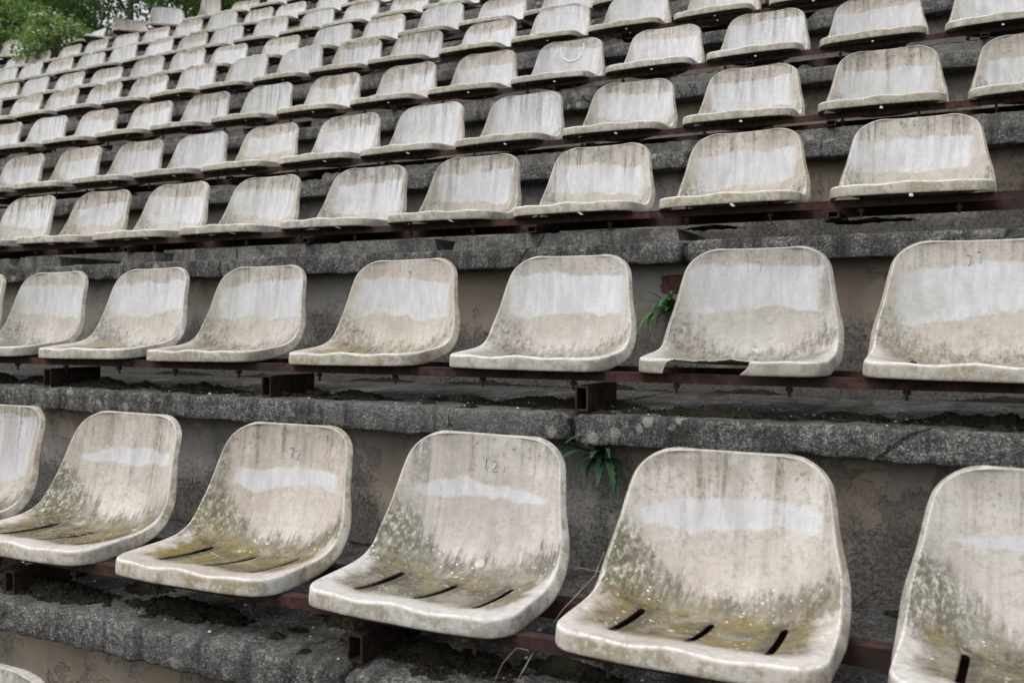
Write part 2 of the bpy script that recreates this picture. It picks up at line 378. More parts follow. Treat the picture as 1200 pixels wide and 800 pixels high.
# pale screed beds on the upper tiers, broken along the top
for k in range(3, 11):
    yf = ry[k]-.03+.05; v = []; f = []; n = 0; st = .01 if k < 6 else .03
    x = XL
    n = int((XR-XL)/st)
    for i in range(n+1):
        x = XL+(XR-XL)*i/n
        c = noise.noise(Vector((x*.8, k*9.1, 0)))+.5*noise.noise(Vector((x*7, k*9.1, 4)))
        h = .047 if c > -.12 else max(.004, .047+(c+.12)*1.4)
        h += .004*noise.noise(Vector((x*30, k, 1)))+.003*noise.noise(Vector((x*90, k, 1)))
        w = .006*noise.noise(Vector((x*8, k, 6)))
        z = zs[k]
        v += [(x, yf+w, z-.004), (x, yf+w+.001, z+h-.0015), (x, yf+w+.004, z+h), (x, yf+.34, z+h), (x, yf+.34, z-.004)]
    for i in range(n):
        for j in range(4): f.append((i*5+j, i*5+j+1, i*5+j+6, i*5+j+5)[::-1])
    at_stand(mesh('screed_bed', v, f, False), 'screed_bed', M['screed'])
# bare bricks where the render fell off (third tier riser)
def brick_patch(k, x0, x1, h0, h1):
    y = ry[k]+.066; z0 = zs[k]-TH-.25
    w, h = (x1-x0), (h1-h0); v = []; f = []
    c = Vector(((x0+x1)/2, y-.006, zs[k]-TH-(h0+h1)/2)); n = 26
    pts = []
    for i in range(n):
        a = 2*math.pi*i/n; ca, sa = math.cos(a), math.sin(a)
        r = 1/max(abs(ca), abs(sa))*(1+.12*noise.noise(Vector((i*.9, k, 2))))
        pts.append((c.x+ca*r*w/2, c.z+sa*r*h/2))
    v = [(a, y-.005, b) for a, b in pts]+[(a, y+.004, b) for a, b in pts]
    f = [tuple(range(n-1, -1, -1))]+[(i, (i+1) % n, n+(i+1) % n, n+i) for i in range(n)]
    at_stand(mesh('bare_brick', v, f), 'bare_brick', M['brick'])
brick_patch(3, .40, .565, .03, .085); brick_patch(3, .58, .70, .025, .075)

# ------------------------------------------------------------------ ground
def ground():
    prof = [(-260, zs[-2]-.5), (-1.9, zs[-2]-.5), (-1.7, zs[-2]-.45), (ry[11]-.4, zs[10]-.6), (ry[11]+1.0, zs[11]-.12), (ry[11]+3, zs[11]-.05), (40, zs[11]+.3), (260, zs[11]+.3)]
    xs = [-260, -60, -40, -25, -18, -12, -6, 0, 6, 12, 40, 260]
    v = [(x, y, z) for x in xs for y, z in prof]; m = len(prof)
    f = [(i*m+j, (i+1)*m+j, (i+1)*m+j+1, i*m+j+1) for i in range(len(xs)-1) for j in range(m-1)]
    o = obj('ground', mesh('ground', v, f), M['earth']); tag(o, 'grassy earth under and behind the stand', 'ground', kind='structure')
ground()

# ------------------------------------------------------------------ the seat shell
CT = [(0, 0, .0335, .200, -.008, .0345), (.10, .048, .0345, .2035, .036, .029), (.20, .100, .0375, .203, .090, .020), (.30, .152, .0405, .201, .148, .0135),
      (.38, .192, .048, .199, .200, .0115), (.45, .224, .067, .198, .240, .014), (.52, .248, .102, .1955, .274, .032), (.60, .2665, .145, .185, .2945, .068),
      (.70, .281, .188, .1775, .309, .118), (.80, .295, .224, .171, .3195, .171), (.90, .309, .254, .166, .328, .225), (1.0, .323, .280, .160, .335, .281)]
def ctrl(t):
    t = min(max(t, 0), 1)
    i = 0
    while i < len(CT)-2 and t > CT[i+1][0]: i += 1
    a, b = CT[i], CT[i+1]; h = b[0]-a[0]; s = (t-a[0])/h
    pa = CT[i-1] if i > 0 else a; pb = CT[i+2] if i+2 < len(CT) else b
    out = []
    for c in range(1, 6):
        m0 = (b[c]-pa[c])/max(b[0]-pa[0], 1e-6); m1 = (pb[c]-a[c])/max(pb[0]-a[0], 1e-6)
        s2, s3 = s*s, s*s*s
        out.append((2*s3-3*s2+1)*a[c]+(s3-2*s2+s)*h*m0+(-2*s3+3*s2)*b[c]+(s3-s2)*h*m1)
    return out
ARC = .60        # metres of arc per unit t, roughly
def shell(u, t, var=0):
    Ry, Rz, w, Cy, Cz = ctrl(t)
    d0, d1 = t*.40, (1-t)*.34
    rf, rb = .042, .066
    if d0 < rf: w = w-rf+math.sqrt(max(0, rf*rf-(rf-d0)**2))
    if d1 < rb: w = w-rb+math.sqrt(max(0, rb*rb-(rb-d1)**2))
    g = abs(u)**2.7
    y = Cy+(Ry-Cy)*g; z = Cz+(Rz-Cz)*g
    fr = max(0, 1-t/.34)
    z += .0030*math.cos(u*6.6)*fr*(1-g) - .001*fr
    q = Vector((u*1.3+var*11, t*2.2, var*3))
    z += .0018*noise.noise(q)*max(.15, 1-t*1.3); y += .0018*noise.noise(q+Vector((3, 7, 1)))
    return Vector((u*w+.0015*noise.noise(q+Vector((9, 1, 4))), y, z))
def shell_n(u, t):
    e = .004
    a = shell(min(u+e, 1), t)-shell(max(u-e, -1), t); b = shell(u, min(t+e, 1))-shell(u, max(t-e, 0))
    return a.cross(b).normalized()
US = [-1, -.97, -.92, -.85, -.74, -.62, -.572, -.50, -.42, -.34, -.22, -.11, -.022, .022, .11, .22, .34, .42, .50, .572, .62, .74, .85, .92, .97, 1]
TS = [0, .006, .018, .036, .06, .085, .10, .13, .165, .20, .24, .28, .32, .36, .395, .43, .46, .49, .52, .56, .60, .65, .70, .75, .80, .845, .88, .91, .935, .955, .972, .985, .995, 1]
def make_shell(var, broken=False, far=False):
    nu, nt = len(US), len(TS)
    v = [shell(u, t, var) for t in TS for u in US]; pr = [(shell(u, t, var).x/.2, t, 0.) for t in TS for u in US]
    idx = lambda i, j: j*nu+i
    f = []
    BR = [(2+R.choice([0, 1, 2, 3])) if -.78 < (US[i]+US[i+1])/2 < .32 else 0 for i in range(nu-1)]
    slots = {5: (7, 14), 12: (7, 14), 19: (7, 14)}
    if far: slots = {12: (9, 12)}
    if broken: slots = {}        # u column -> t rows cut out
    for j in range(nt-1):
        for i in range(nu-1):
            if broken and j < BR[i] : continue
            if i in slots and slots[i][0] <= j < slots[i][1]: continue
            f.append((idx(i, j), idx(i+1, j), idx(i+1, j+1), idx(i, j+1)))
    loop = [idx(i, 0) for i in range(nu)]+[idx(nu-1, j) for j in range(1, nt)]+[idx(i, nt-1) for i in range(nu-2, -1, -1)]+[idx(0, j) for j in range(nt-2, 0, -1)]
    L = len(loop); nrm = []; tan = []
    for q in range(L):
        a, b = v[loop[q-1]], v[loop[(q+1) % L]]
        p = v[loop[q]]; i, j = loop[q] % nu, loop[q]//nu
        n = shell_n(max(-.97, min(.97, US[i])), max(.02, min(.98, TS[j])))
        d = (b-a).normalized(); o = d.cross(n).normalized()
        nrm.append(n); tan.append(o)
    for _ in range(6):
        nrm = [(nrm[q-1]+nrm[q]*2+nrm[(q+1) % L]).normalized() for q in range(L)]
        tan = [(tan[q-1]+tan[q]*2+tan[(q+1) % L]).normalized() for q in range(L)]
    prev = loop
    for r, (out, dn) in enumerate(((.0030, .001), (.0052, .005), (.0060, .011), (.0066, .021), (.0072, 1.))):
        cur = []
        for q in range(L):
            i, j = loop[q] % nu, loop[q]//nu; u, t = US[i], TS[j]
            n, o = nrm[q], tan[q]
            ln = .033 if t < .25 else .033-.017*min(1, (t-.25)/.4)
            k = 1.
            dnx = ln if dn == 1. else dn*ln/.033
            down = -n; xs_ = 0
            if broken and j == 0:
                if .30 < u < .45: xs_ = -.016*(r/4)*abs(noise.noise(Vector((r*.9, 1, 2))))*2.5
                if -.8 < u < -.7: xs_ = -.026*(r/4)
            if t < .3:
                s = min(1, max(0, (.3-t)/.15)); down = (down*(1-s)+Vector((0, 0, -1))*s).normalized()
            cur.append(len(v)); out_ = out*(1-.5*max(0, min(1, (t-.35)/.2)))
            v.append(v[loop[q]]+o*out_+down*dnx*k+Vector((xs_, 0, 0)))
            if t < .22 and r >= 2:
                f_ = min(1, (.22-t)/.1); zt_ = v[loop[q]].z*(1-dn/.033) if dn < 1 else 0.; v[-1].z += (zt_-v[-1].z)*f_
            pr.append((shell(u, t, var).x/.2, t, (r+1)/5))
        for q in range(L):
            b = (q+1) % L
            if broken and q < nu-1 and BR[q]: continue
            f.append((prev[q], cur[q], cur[b], prev[b]))
        prev = cur
    if broken:
        for i in range(nu-1):
            if BR[i]:
                p = v[idx(i, BR[i])]; p.y += R.uniform(-.005, .006); p.z += R.uniform(-.002, .006); p.x += R.uniform(-.003, .003)
        for j in range(0, 7):
            for i in range(nu):
                u = US[i]
                if -.8 < u < .3:
                    k = math.sin((u+.8)/1.1*math.pi); p = v[idx(i, j)]
                    p.y += (.012+.010*noise.noise(Vector((u*7, j*.6, 5))))*k*(1-j/7); p.z += .004*k*(1-j/7)*noise.noise(Vector((u*6, 1, 1)))
    me = mesh('shell', [tuple(p) for p in v], f, True)
    at = me.attributes.new('prof', 'FLOAT_VECTOR', 'POINT')
    at.data.foreach_set('vector', [c for p in pr for c in p])
    me.materials.append(M['seat'])
    o = D.objects.new('shell_source', me); COL.objects.link(o)
    so = o.modifiers.new('s', 'SOLIDIFY'); so.thickness = .0042; so.offset = -1
    su = o.modifiers.new('u', 'SUBSURF'); su.levels = su.render_levels = 1
    dg = bpy.context.evaluated_depsgraph_get()
    out = D.meshes.new_from_object(o.evaluated_get(dg)); out.name = 'shell'
    out.polygons.foreach_set('use_smooth', [True]*len(out.polygons))
    D.objects.remove(o); D.meshes.remove(me)
    return out
SHELLS = [make_shell(i) for i in range(4)]; FAR = [make_shell(4+i, False, True) for i in range(5)]
BROKEN = make_shell(2, True)

def bolt_me():
    b = MB(); b.tube([(0, 0, .002), (0, 0, -.062)], .0035, 8); b.tube([(0, 0, -.040), (0, 0, -.049)], .0085, 6)
    return b.me('bolt')
BOLT = bolt_me(); BOLT.materials.append(M['steel'])

HX = .204                                  # lip corner to seat centre
ORD = ['first', 'second', 'third', 'fourth', 'fifth', 'sixth', 'seventh', 'eighth', 'ninth', 'tenth', 'eleventh', 'twelfth', 'thirteenth', 'fourteenth', 'fifteenth', 'sixteenth', 'seventeenth', 'eighteenth', 'nineteenth', 'twentieth', 'twenty-first', 'twenty-second', 'twenty-third', 'twenty-fourth', 'twenty-fifth', 'twenty-sixth', 'twenty-seventh', 'twenty-eighth']
def jit(x0, s, js): return [x0+i*s+j for i, j in enumerate(js)]
XS = {
 0: [-.385],
 1: jit(-.7871, .496, [0, .004, .001, -.005]),
 2: jit(-1.9547, .5093, [.013, -.008, -.026, .008, .01, .004]),
 3: jit(-3.1048, .5015, [-.005, .009, -.004, -.008, .01, .001, -.002, -.002, 0]),
 4: jit(-4.1524, .4894, [.004, .011, .015, .001, -.016, -.001, -.025, -.017, -.003, .01, .02]),
 5: jit(-2.3097, .4971, [-.01, .007, .009, 0, .003, -.009]),
 6: [-6.03, -5.59, -5.1, -4.6, -4.11, -3.63, -3.14, -2.65, -2.19, -1.67, -1.18],
 7: [-7.3, -6.88, -6.4, -5.91, -5.39, -4.91, -4.46, -3.93, -3.42, -2.94, -2.44],
 8: [-8.32, -7.91, -7.44, -6.97, -6.52, -6.04, -5.60, -5.15, -4.63, -4.13, -3.67],
 9: [-9.16, -8.72, -8.21, -7.78, -7.29, -6.83, -6.36, -5.87, -5.43, -5.01],
 10: [-10.41, -9.97, -9.14, -8.69, -8.2, -7.68, -7.17, -6.76, -6.23]}
known = {k: len(v) for k, v in XS.items()}
for k in range(1, 11):
    xs = XS[k]
    def vis(x):
        a = proj((x+HX, ry[k], rz[k])); b = proj((x+HX, ry[k]+.32, rz[k]+.29))
        return (-150 if k < 3 else -80) < a[0] < 1275 and a[1] > -12 and b[1] < 830
    s = .495
    while vis(xs[0]-s): xs.insert(0, xs[0]-s+R.uniform(-.012, .012))
    while vis(xs[-1]+s): xs.append(xs[-1]+s+R.uniform(-.012, .012))
XS[2][0] += .04 if XS[2][0] < -2.3 else 0
ROWN = {0: 'row below the front', 1: 'front row', 2: 'second row', 3: 'third row', 4: 'fourth row', 5: 'fifth row', 6: 'sixth row', 7: 'seventh row', 8: 'eighth row', 9: 'ninth row', 10: 'top row'}
PITCHROW = {1: 0, 2: 2.6, 3: -1.2, 4: -.4, 5: -.4}
DZROW = {2: -.015, 3: .008, 4: .003}
def cols(k):
    # lower edge of the pale band, upper edge, dirt, nearness
    if k <= 1: return (.515+R.uniform(-.05, .04), .70+R.uniform(-.03, .04), .95+R.uniform(-.15, .3), 1.)
    if k == 2: return (.43+R.uniform(-.04, .03), .835+R.uniform(-.03, .03), .55+R.uniform(-.15, .25), .38)
    if k == 3: return (.41+R.uniform(-.1, .07), .80+R.uniform(-.05, .04), 1.35+R.uniform(-.3, .4), .45)
    if k == 4: return (.36+R.uniform(-.13, .09), .79+R.uniform(-.06, .05), 1.3+R.uniform(-.4, .4), .35)
    return (.26+R.uniform(-.16, .16), .80+R.uniform(-.08, .08), 1.3+R.uniform(-.5, .5), .25)
seats = {}
def label_for(k, i, n_first, x):
    special = {
     (1, 0): 'streaky grey seat cut by the left edge of the photo in the front row',
     (1, 1): 'mossy white seat in the front row with a tuft of straw on it',
     (1, 2): 'white front row seat with blue marks, next right of the seat holding straw',
     (1, 3): 'central front row seat with an ochre mossy pan and round pale lichen patch',
     (1, 4): 'large front row seat with three open slots and dark runs down its back',
     (1, 5): 'front row seat cut by the right edge, thin pale stripe across its back',
     (2, 6): 'seat in the second row with its front lip broken away at the left',
     (2, 7): 'second row seat cut by the right edge with two blue marks near its top',
    }
    return special.get((k, i))
def make_seat(k, i, x, lab):
    cx = x+HX
    e = empty('stadium_seat', (cx, ry[k], rz[k]+DZROW.get(k, 0)), lab, 'seat', 'white plastic seats in rows on the stand')
    far = k >= 6
    e.rotation_euler = (rad(PITCHROW.get(k, R.uniform(-1.5, 1.5))+R.uniform(-.6, .6)*(2.4 if far else 1)), rad(R.uniform(-.6, .6)), rad(R.uniform(-1.2, 1.2)*(2.2 if far else .9)))
    sh = obj('shell', (SHELLS if k < 3 else FAR)[R.randrange(4)], None, e)
    sh.color = cols(k)
    if k >= 4 and R.random() < .22: sh.color = (.1, 1.05, R.uniform(.9, 1.5), .3)
    if k <= 5:
        for bx in (-.125, .125):
            b = obj('bolt', BOLT, None, e); b.location = (bx, .055, .012)
    seats[k, i] = (e, sh)
    return e
front_n = {}
for k in range(0, 11):
    xs = XS[k]; nvis = 0
    for i, x in enumerate(xs):
        # is it inside the frame at all?
        c = [proj((x+dx, ry[k]+dy, rz[k]+dz)) for dx in (0, .41) for dy, dz in ((0, 0), (0, .034), (.2, .12), (.32, .28))]
        inside = any(0 < q[0] < 1200 and 0 < q[1] < 800 for q in c)
        lab = None
        if inside:
            nvis += 1
            lab = label_for(k, i, 0, x) or ('%s visible seat from the left in the %s of stained white seats' % (ORD[nvis-1], ROWN[k]))
            if k == 0: lab = 'top of a white seat back peeking in at the bottom left corner'
        else:
            if k > 5: continue
            lab = 'stained white seat just past the %s end of the %s in view' % ('left' if nvis == 0 else 'right', ROWN[k])
        make_seat(k, i, x, lab)
print('seats', len(seats), {k: len(v) for k, v in XS.items()})

def find(k, px):         # seat of row k whose back top is nearest to photograph column px
    return min((s for (kk, i), s in seats.items() if kk == k), key=lambda s: abs(proj((s[0].location.x, ry[k]+.32, rz[k]+.288))[0]-px))
# hand-set looks
bs = find(2, 881); bs[1].data = BROKEN
tilts = {(10, 83): (8, 0, 12), (10, 111): (-4, 0, -10), (10, 137): (-22, 8, 30), (10, 181): (-6, 0, 52), (10, 218): (4, 0, 40), (10, 249): (16, 6, -12), (10, 290): (-5, 0, 6), (10, 31): (6, 0, 20), (10, 5): (-6, 0, -14), (9, 263): (3, 0, 4)}
for (k, px), (a, b, c) in tilts.items():
    e = find(k, px)[0]; e.rotation_euler = (rad(a), rad(b), rad(c))
LAB10 = {83: 'bright white seat slewed round beside the bush in the top row', 111: 'rounded white seat in the top row just right of the slewed one', 137: 'broken tilted seat of the top row below a gap of white sky',
         181: 'grey seat of the top row twisted sideways, left of its twisted neighbour', 218: 'white seat of the top row twisted sideways under the trees', 249: 'dark stained seat tipped back at the top row under the trees', 290: 'last pale seat of the top row before the frame edge, leaning back'}
used = set()
for px, lb in LAB10.items():
    e = find(10, px)[0]
    if e.name not in used: e['label'] = lb; used.add(e.name)
find(10, 249)[1].color = (1.2, 1.3, 2.2, 1.)
find(10, 181)[1].color = (1.1, 1.2, 1.5, .8)
find(4, 98)[1].color = (.3, .75, 1., .4)
find(1, 30)[1].color = (.30, .92, 1.35, 1.); find(1, 155)[1].color = (.55, .70, .8, 1.); find(1, 1150)[1].color = (.565, .665, .8, 1.)

# ---- marks on the shells
def on_shell(u, t, off=.0022): return shell(u, t)+shell_n(u, t)*off
def ribbon(parent, name, strokes, w, mat, off=.0022):
    b = MB()
    for st in strokes:
        pts = []
        for (u0, t0), (u1, t1) in zip(st, st[1:]):
            for q in range(4): pts.append((u0+(u1-u0)*q/4, t0+(t1-t0)*q/4))
        pts.append(st[-1]); base = len(b.v)
        P = [on_shell(u, t, off) for u, t in pts]
        for q, p in enumerate(P):
            d = (P[min(q+1, len(P)-1)]-P[max(q-1, 0)]).normalized(); n = shell_n(*pts[q]); s = d.cross(n).normalized()
            ww = w*.62*(.45+.45*abs(math.sin(q*1.9+.7)))
            b.v += [tuple(p+s*ww/2), tuple(p-s*ww/2), tuple(p+s*ww/2-n*.003), tuple(p-s*ww/2-n*.003)]
        for q in range(len(P)-1):
            a = base+q*4
            b.f += [(a, a+4, a+5, a+1), (a+2, a, a+1, a+3), (a, a+2, a+6, a+4), (a+1, a+5, a+7, a+3)]
    return obj(name, b.me(name), mat, parent)
def seven(u, t, s=1.): return [[(u-.035*s, t+.022*s), (u+.03*s, t+.024*s), (u+.01*s, t-.02*s)]]
def two(u, t, s=1.): return [[(u-.03*s, t+.015*s), (u+.02*s, t+.022*s), (u+.025*s, t+.004*s), (u-.03*s, t-.018*s), (u+.035*s, t-.018*s)]]
def one(u, t, s=1.): return [[(u, t+.024*s), (u-.008*s, t-.014*s)]]
def dot(u, t): return [[(u, t), (u+.012, t-.006)]]
SB = lambda k, px: find(k, px)[0]
ribbon(SB(1, 348), 'painted_number', seven(-.02, .89)+two(.11, .885), .0052, M['blue'])
ribbon(SB(1, 574), 'painted_number', one(-.03, .90)+two(.10, .895)+one(.24, .885, .5), .005, M['blue'])
ribbon(SB(1, 860), 'painted_number', one(.13, .90)+dot(.26, .87), .005, M['blue'])
ribbon(SB(2, 476), 'painted_number', seven(.02, .925, .9)+dot(.03, .893), .005, M['blue'])
ribbon(SB(2, 312), 'painted_number', seven(.16, .93, .8), .005, M['blue'])
ribbon(SB(2, 881), 'painted_number', seven(.02, .925), .0055, M['blue'])
ribbon(SB(2, 1158), 'painted_number', seven(-.12, .925)+seven(.03, .935), .0055, M['blue'])
ribbon(SB(3, 1078), 'painted_number', seven(.05, .94)+[[(.05, .915), (.06, .885)]], .006, M['blue'])
ribbon(SB(5, 670), 'scraped_arc', [[(-.46, .955), (-.40, .90), (-.30, .84), (-.05, .80), (.18, .81), (.36, .86), (.46, .96)]], .017, M['scrape'])
def patches(parent, spots, mat, name='lichen_patch'):
    b = MB()
    for u, t, r in spots:
        base = len(b.v); n = 12; c = on_shell(u, t, .0032)
        nn = shell_n(u, t); a = nn.orthogonal().normalized(); d = nn.cross(a)
        ph = R.uniform(0, 9); b.v.append(tuple(c)); el = R.uniform(.6, 1.)
        for q in range(n):
            an = 2*math.pi*q/n; rr = r*(1+.45*noise.noise(Vector((math.cos(an)*1.4+ph, math.sin(an)*1.4, ph))))
            b.v.append(tuple(c+a*rr*math.cos(an)*el+d*rr*math.sin(an)-nn*.0028))
        b.f += [(base, base+1+q, base+1+(q+1) % n) for q in range(n)]
    return obj(name, b.me(name, True), mat, parent)
for (k, px), sp in {(1, 574): [(.06, .53, .013), (-.14, .56, .006)], (1, 860): [(-.22, .26, .007), (.1, .42, .004)], (2, 881): [(.35, .55, .009), (.02, .53, .008)],
                    (1, 348): [(-.3, .42, .006)]}.items():
    for q in sp: patches(SB(k, px), [q], M['lichen'])
# straw tuft lying on the second front-row seat
def straw():
    e = seats[1, 1][0]; b = MB(); c = shell(-.02, .30)
    for i in range(46):
        a = R.uniform(0, 6.28); l = R.uniform(.015, .05); ox, oy = R.gauss(0, .022), R.gauss(0, .014)
        p = Vector((c.x+ox, c.y+oy, c.z+.004+R.uniform(0, .012))); d = Vector((math.cos(a), math.sin(a)*.7, R.uniform(-.1, .25)))
        b.tube([p-d*l/2, p+Vector((R.uniform(-.004, .004), R.uniform(-.004, .004), .004)), p+d*l/2], .0008, 4)
    o = obj('straw_tuft', b.me('straw_tuft'), M['straw']); o.location = e.location
    tag(o, 'small tuft of dry straw lying on a mossy front row seat', 'straw')
straw()

# ------------------------------------------------------------------ rails and brackets
RAILLAB = {0: 'rusty steel rail frame below the front row, mostly out of frame'}
def rail(k):
    xs = [s[0].location.x for (kk, i), s in seats.items() if kk == k]
    if not xs: return
    x0, x1 = min(xs)-.5, max(xs)+.5
    lab = 'rusty red-brown angle steel rails carrying the white seats of the %s' % ROWN[k]
    e = empty('seat_rail', ((x0+x1)/2, ry[k], zs[k]), lab, 'seat rail', 'steel rails under the seat rows')
    o0 = Vector(e.location)
    def part(name, b, m):
        o = obj(name, b.me(name), m, e); o.location = -o0; return o
    def angle(b, y, zt, s, flip=1):
        # L section: vertical leg towards the front, flange on top
        b.box(x0, x1, y, y+.004, zt-s, zt-.0042); b.box(x0, x1, y-.0005, y+s, zt-.004, zt)
    z = rz[k]+DZROW.get(k, 0)
    a = MB(); angle(a, ry[k]+.042, z-.001, .0225); part('front_rail', a, M['rail'])
    a = MB(); angle(a, ry[k]+.225, z+.004, .034); part('rear_rail', a, M['rail'])
    n = int((x1-x0)/.98)+1
    ph = {1: .335, 2: .455, 3: -.02}.get(k, R.uniform(0, .9))
    q0 = math.ceil((x0-ph)/.93)
    q = q0
    while ph+q*.93 < x1:
        x = ph+q*.93+R.uniform(-.02, .02); q += 1
        b = MB(); zt, zb = z-.034, zs[k]+(.049 if k >= 3 else .003)
        if zb > zt-.015: zb = zt-.015
        y0, y1 = ry[k]-.012, ry[k]+.19
        t = .004
        y0 += .012; b.box(x-.016, x+.016, y0, y1, zt-t, zt); b.box(x-.016, x+.016, y0, y1, zb, zb+t)
        b.box(x-.016, x-.016+t, y0, y1, zb+t, zt-t); b.box(x+.016-t, x+.016, y0, y1, zb+t, zt-t)
        br = part('bracket', b, M['bracket'])
        b = MB(); b.box(x-.03, x+.03, y0+.05, y0+.11, zb-.0015, zb+.0035)
        obj('foot_plate', b.me('foot_plate'), M['bracket'], br)
for k in range(0, 11): rail(k)

# ------------------------------------------------------------------ dirt, moss, litter on the treads
def moss():
    v, f = [], []
    def patch(cx, cy, z, a, b, H, seed, res=.0042):
        nx, ny = int(2.4*a/res), int(2.4*b/res); ids = {}
        def h(x, y):
            r = math.hypot((x-cx)/a, (y-cy)/b)
            n = noise.noise(Vector((x*16+seed, y*16, seed)))*.7+noise.noise(Vector((x*45, y*45, seed)))*.35+noise.noise(Vector((x*110, y*110, seed)))*.34+noise.noise(Vector((x*260, y*260, seed)))*.22
            return H*(1.0-r+n*.75)
        for i in range(nx+1):
            for j in range(ny+1):
                x = cx-1.2*a+i*res; y = cy-1.2*b+j*res; hh = h(x, y)
                if hh > -.003: ids[i, j] = len(v); v.append((x, y, z+min(hh, H*1.1)))
        for (i, j) in list(ids):
            q = [(i, j), (i+1, j), (i+1, j+1), (i, j+1)]
            if all(t in ids for t in q): f.append(tuple(ids[t] for t in q))
    rr = random.Random(21)
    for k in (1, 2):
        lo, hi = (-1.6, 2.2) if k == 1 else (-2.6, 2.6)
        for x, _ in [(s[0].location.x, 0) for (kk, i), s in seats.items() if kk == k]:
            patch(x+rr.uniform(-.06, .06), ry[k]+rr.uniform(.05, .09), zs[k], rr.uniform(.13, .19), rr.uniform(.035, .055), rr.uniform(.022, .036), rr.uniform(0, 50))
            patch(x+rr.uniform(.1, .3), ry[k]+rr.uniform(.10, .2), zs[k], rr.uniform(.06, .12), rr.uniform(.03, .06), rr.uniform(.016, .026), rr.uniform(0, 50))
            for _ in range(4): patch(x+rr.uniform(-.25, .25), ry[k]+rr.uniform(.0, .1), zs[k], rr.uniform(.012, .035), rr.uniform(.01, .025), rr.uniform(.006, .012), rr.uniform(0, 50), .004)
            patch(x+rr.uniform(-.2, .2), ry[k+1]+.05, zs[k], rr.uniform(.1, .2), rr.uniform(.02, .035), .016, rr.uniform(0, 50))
    for k in (3, 4, 5):
        for x in [s[0].location.x for (kk, i), s in seats.items() if kk == k]:
            if rr.random() < .7: patch(x+rr.uniform(-.25, .25), ry[k]+.12, zs[k]+.047, rr.uniform(.08, .16), .04, .012, rr.uniform(0, 50), .01)
    o = obj('moss', mesh('moss', v, f, True), M['moss']); tag(o, 'dark moss and dirt heaped on the concrete treads under the seats', 'moss', kind='stuff')
moss()
def litter():
    b = MB(); rr = random.Random(4)
    for k in (1, 2):
        for _ in range(150 if k == 1 else 170):
            x = rr.uniform(-2.2, 2.4); y = ry[k]+rr.uniform(-.02, .32); s = rr.uniform(.0015, .005)*(1.5 if rr.random() < .08 else 1)
            z = zs[k]+.002; base = len(b.v)
            for q in range(6):
                an = q*math.pi/3+rr.uniform(-.3, .3); b.v.append((x+s*math.cos(an), y+s*.8*math.sin(an), z))
            b.v.append((x, y, z+s*.8)); b.f += [(base+q, base+(q+1) % 6, base+6) for q in range(6)]
    o = obj('stone_chips', b.me('stone_chips'), M['litter']); tag(o, 'tiny pale stone chips scattered on the dark concrete treads', 'stone chips', kind='stuff')
litter()
def leaf_litter():
    v, f = [], []; rr = random.Random(8)
    for k in (1, 2):
        for _ in range(1300):
            x = rr.uniform(-2.8, 2.4); y = ry[k]+abs(rr.gauss(.02, .14)); s = rr.uniform(.002, .008)
            if y > ry[k+1]+.04: continue
            z = zs[k]+rr.uniform(.003, .012)+.012*max(0, noise.noise(Vector((x*8, y*8, k)))); a = rr.uniform(0, 6.3); dx, dy = math.cos(a), math.sin(a); b = len(v); w = rr.uniform(.2, .6)
            v += [(x-dx*s, y-dy*s, z), (x+dy*s*w, y-dx*s*w, z+rr.uniform(0, .004)), (x+dx*s, y+dy*s, z+rr.uniform(-.002, .004)), (x-dy*s*w, y+dx*s*w, z+rr.uniform(0, .003))]
            f.append((b, b+1, b+2, b+3))
    o = obj('leaf_litter', mesh('leaf_litter', v, f), M['dead']); tag(o, 'small dead brown leaf scraps scattered on the two lowest treads', 'leaf litter', kind='stuff')
leaf_litter()
# dry stalks between the front row seats
def stalk(name, pts, r, lab):
    b = MB(); b.tube(pts, r, 5, .5); o = obj(name, b.me(name, True), M['straw']); tag(o, lab, 'stalk')
x1 = XS[1][4]
stalk('dry_stalk', [(x1-.07, .03, -.075), (x1-.05, .05, -.03), (x1-.02, .10, .03), (x1+.01, .17, .075), (x1+.0, .24, .10)], .0011, 'thin dry stalk arching up between the two large front seats')
stalk('dry_stalk', [(x1-.10, -.01, -.085), (x1-.085, .01, -.04), (x1-.065, .02, -.015), (x1-.04, .01, -.012), (x1-.03, 0, -.02)], .0007, 'curled dry stalk looping over the rail between the two large front seats')
stalk('dry_stalk', [(x1-.16, .30, -.03), (x1-.06, .26, .06), (x1+.02, .22, .068), (x1+.06, .2, .06)], .0008, 'hair-thin dry stalk lying level behind the rail between large front seats')

# ------------------------------------------------------------------ weeds
def leaf(length, width, droop, az, lift, jag, n=9):
    v, f = [], []; p = Vector((0, 0, 0)); el = lift
    d = Vector((math.cos(az), math.sin(az), 0)); s = Vector((-math.sin(az), math.cos(az), 0))
    tints = []
    for i in range(n+1):
        q = i/n; w = width*math.sin(math.pi*min(1, q*.92+.06))**.8*(1-.35*q)*(1-.45*jag*(i % 2))
        nup = Vector((0, 0, 1))
        v += [tuple(p+s*w/2+Vector((0, 0, .12*w))), tuple(p), tuple(p-s*w/2+Vector((0, 0, .12*w)))]
        p = p+(d*math.cos(el)+Vector((0, 0, math.sin(el))))*(length/n); el -= droop/n
    for i in range(n):
        a = i*3; f += [(a, a+1, a+4, a+3), (a+1, a+2, a+5, a+4)]
    return v, f
def weed(name, loc, leaves, mat, lab, cat='weed'):
    e = empty(name, loc, lab, cat)
    for L in leaves:
        v, f = leaf(*L); me = mesh('leaf', v, f, True)
        at = me.attributes.new('tint', 'FLOAT', 'POINT'); at.data.foreach_set('value', [R.uniform(.2, .9)]*len(v))
        obj('leaf', me, mat, e)
    return e
rr = random.Random(3)
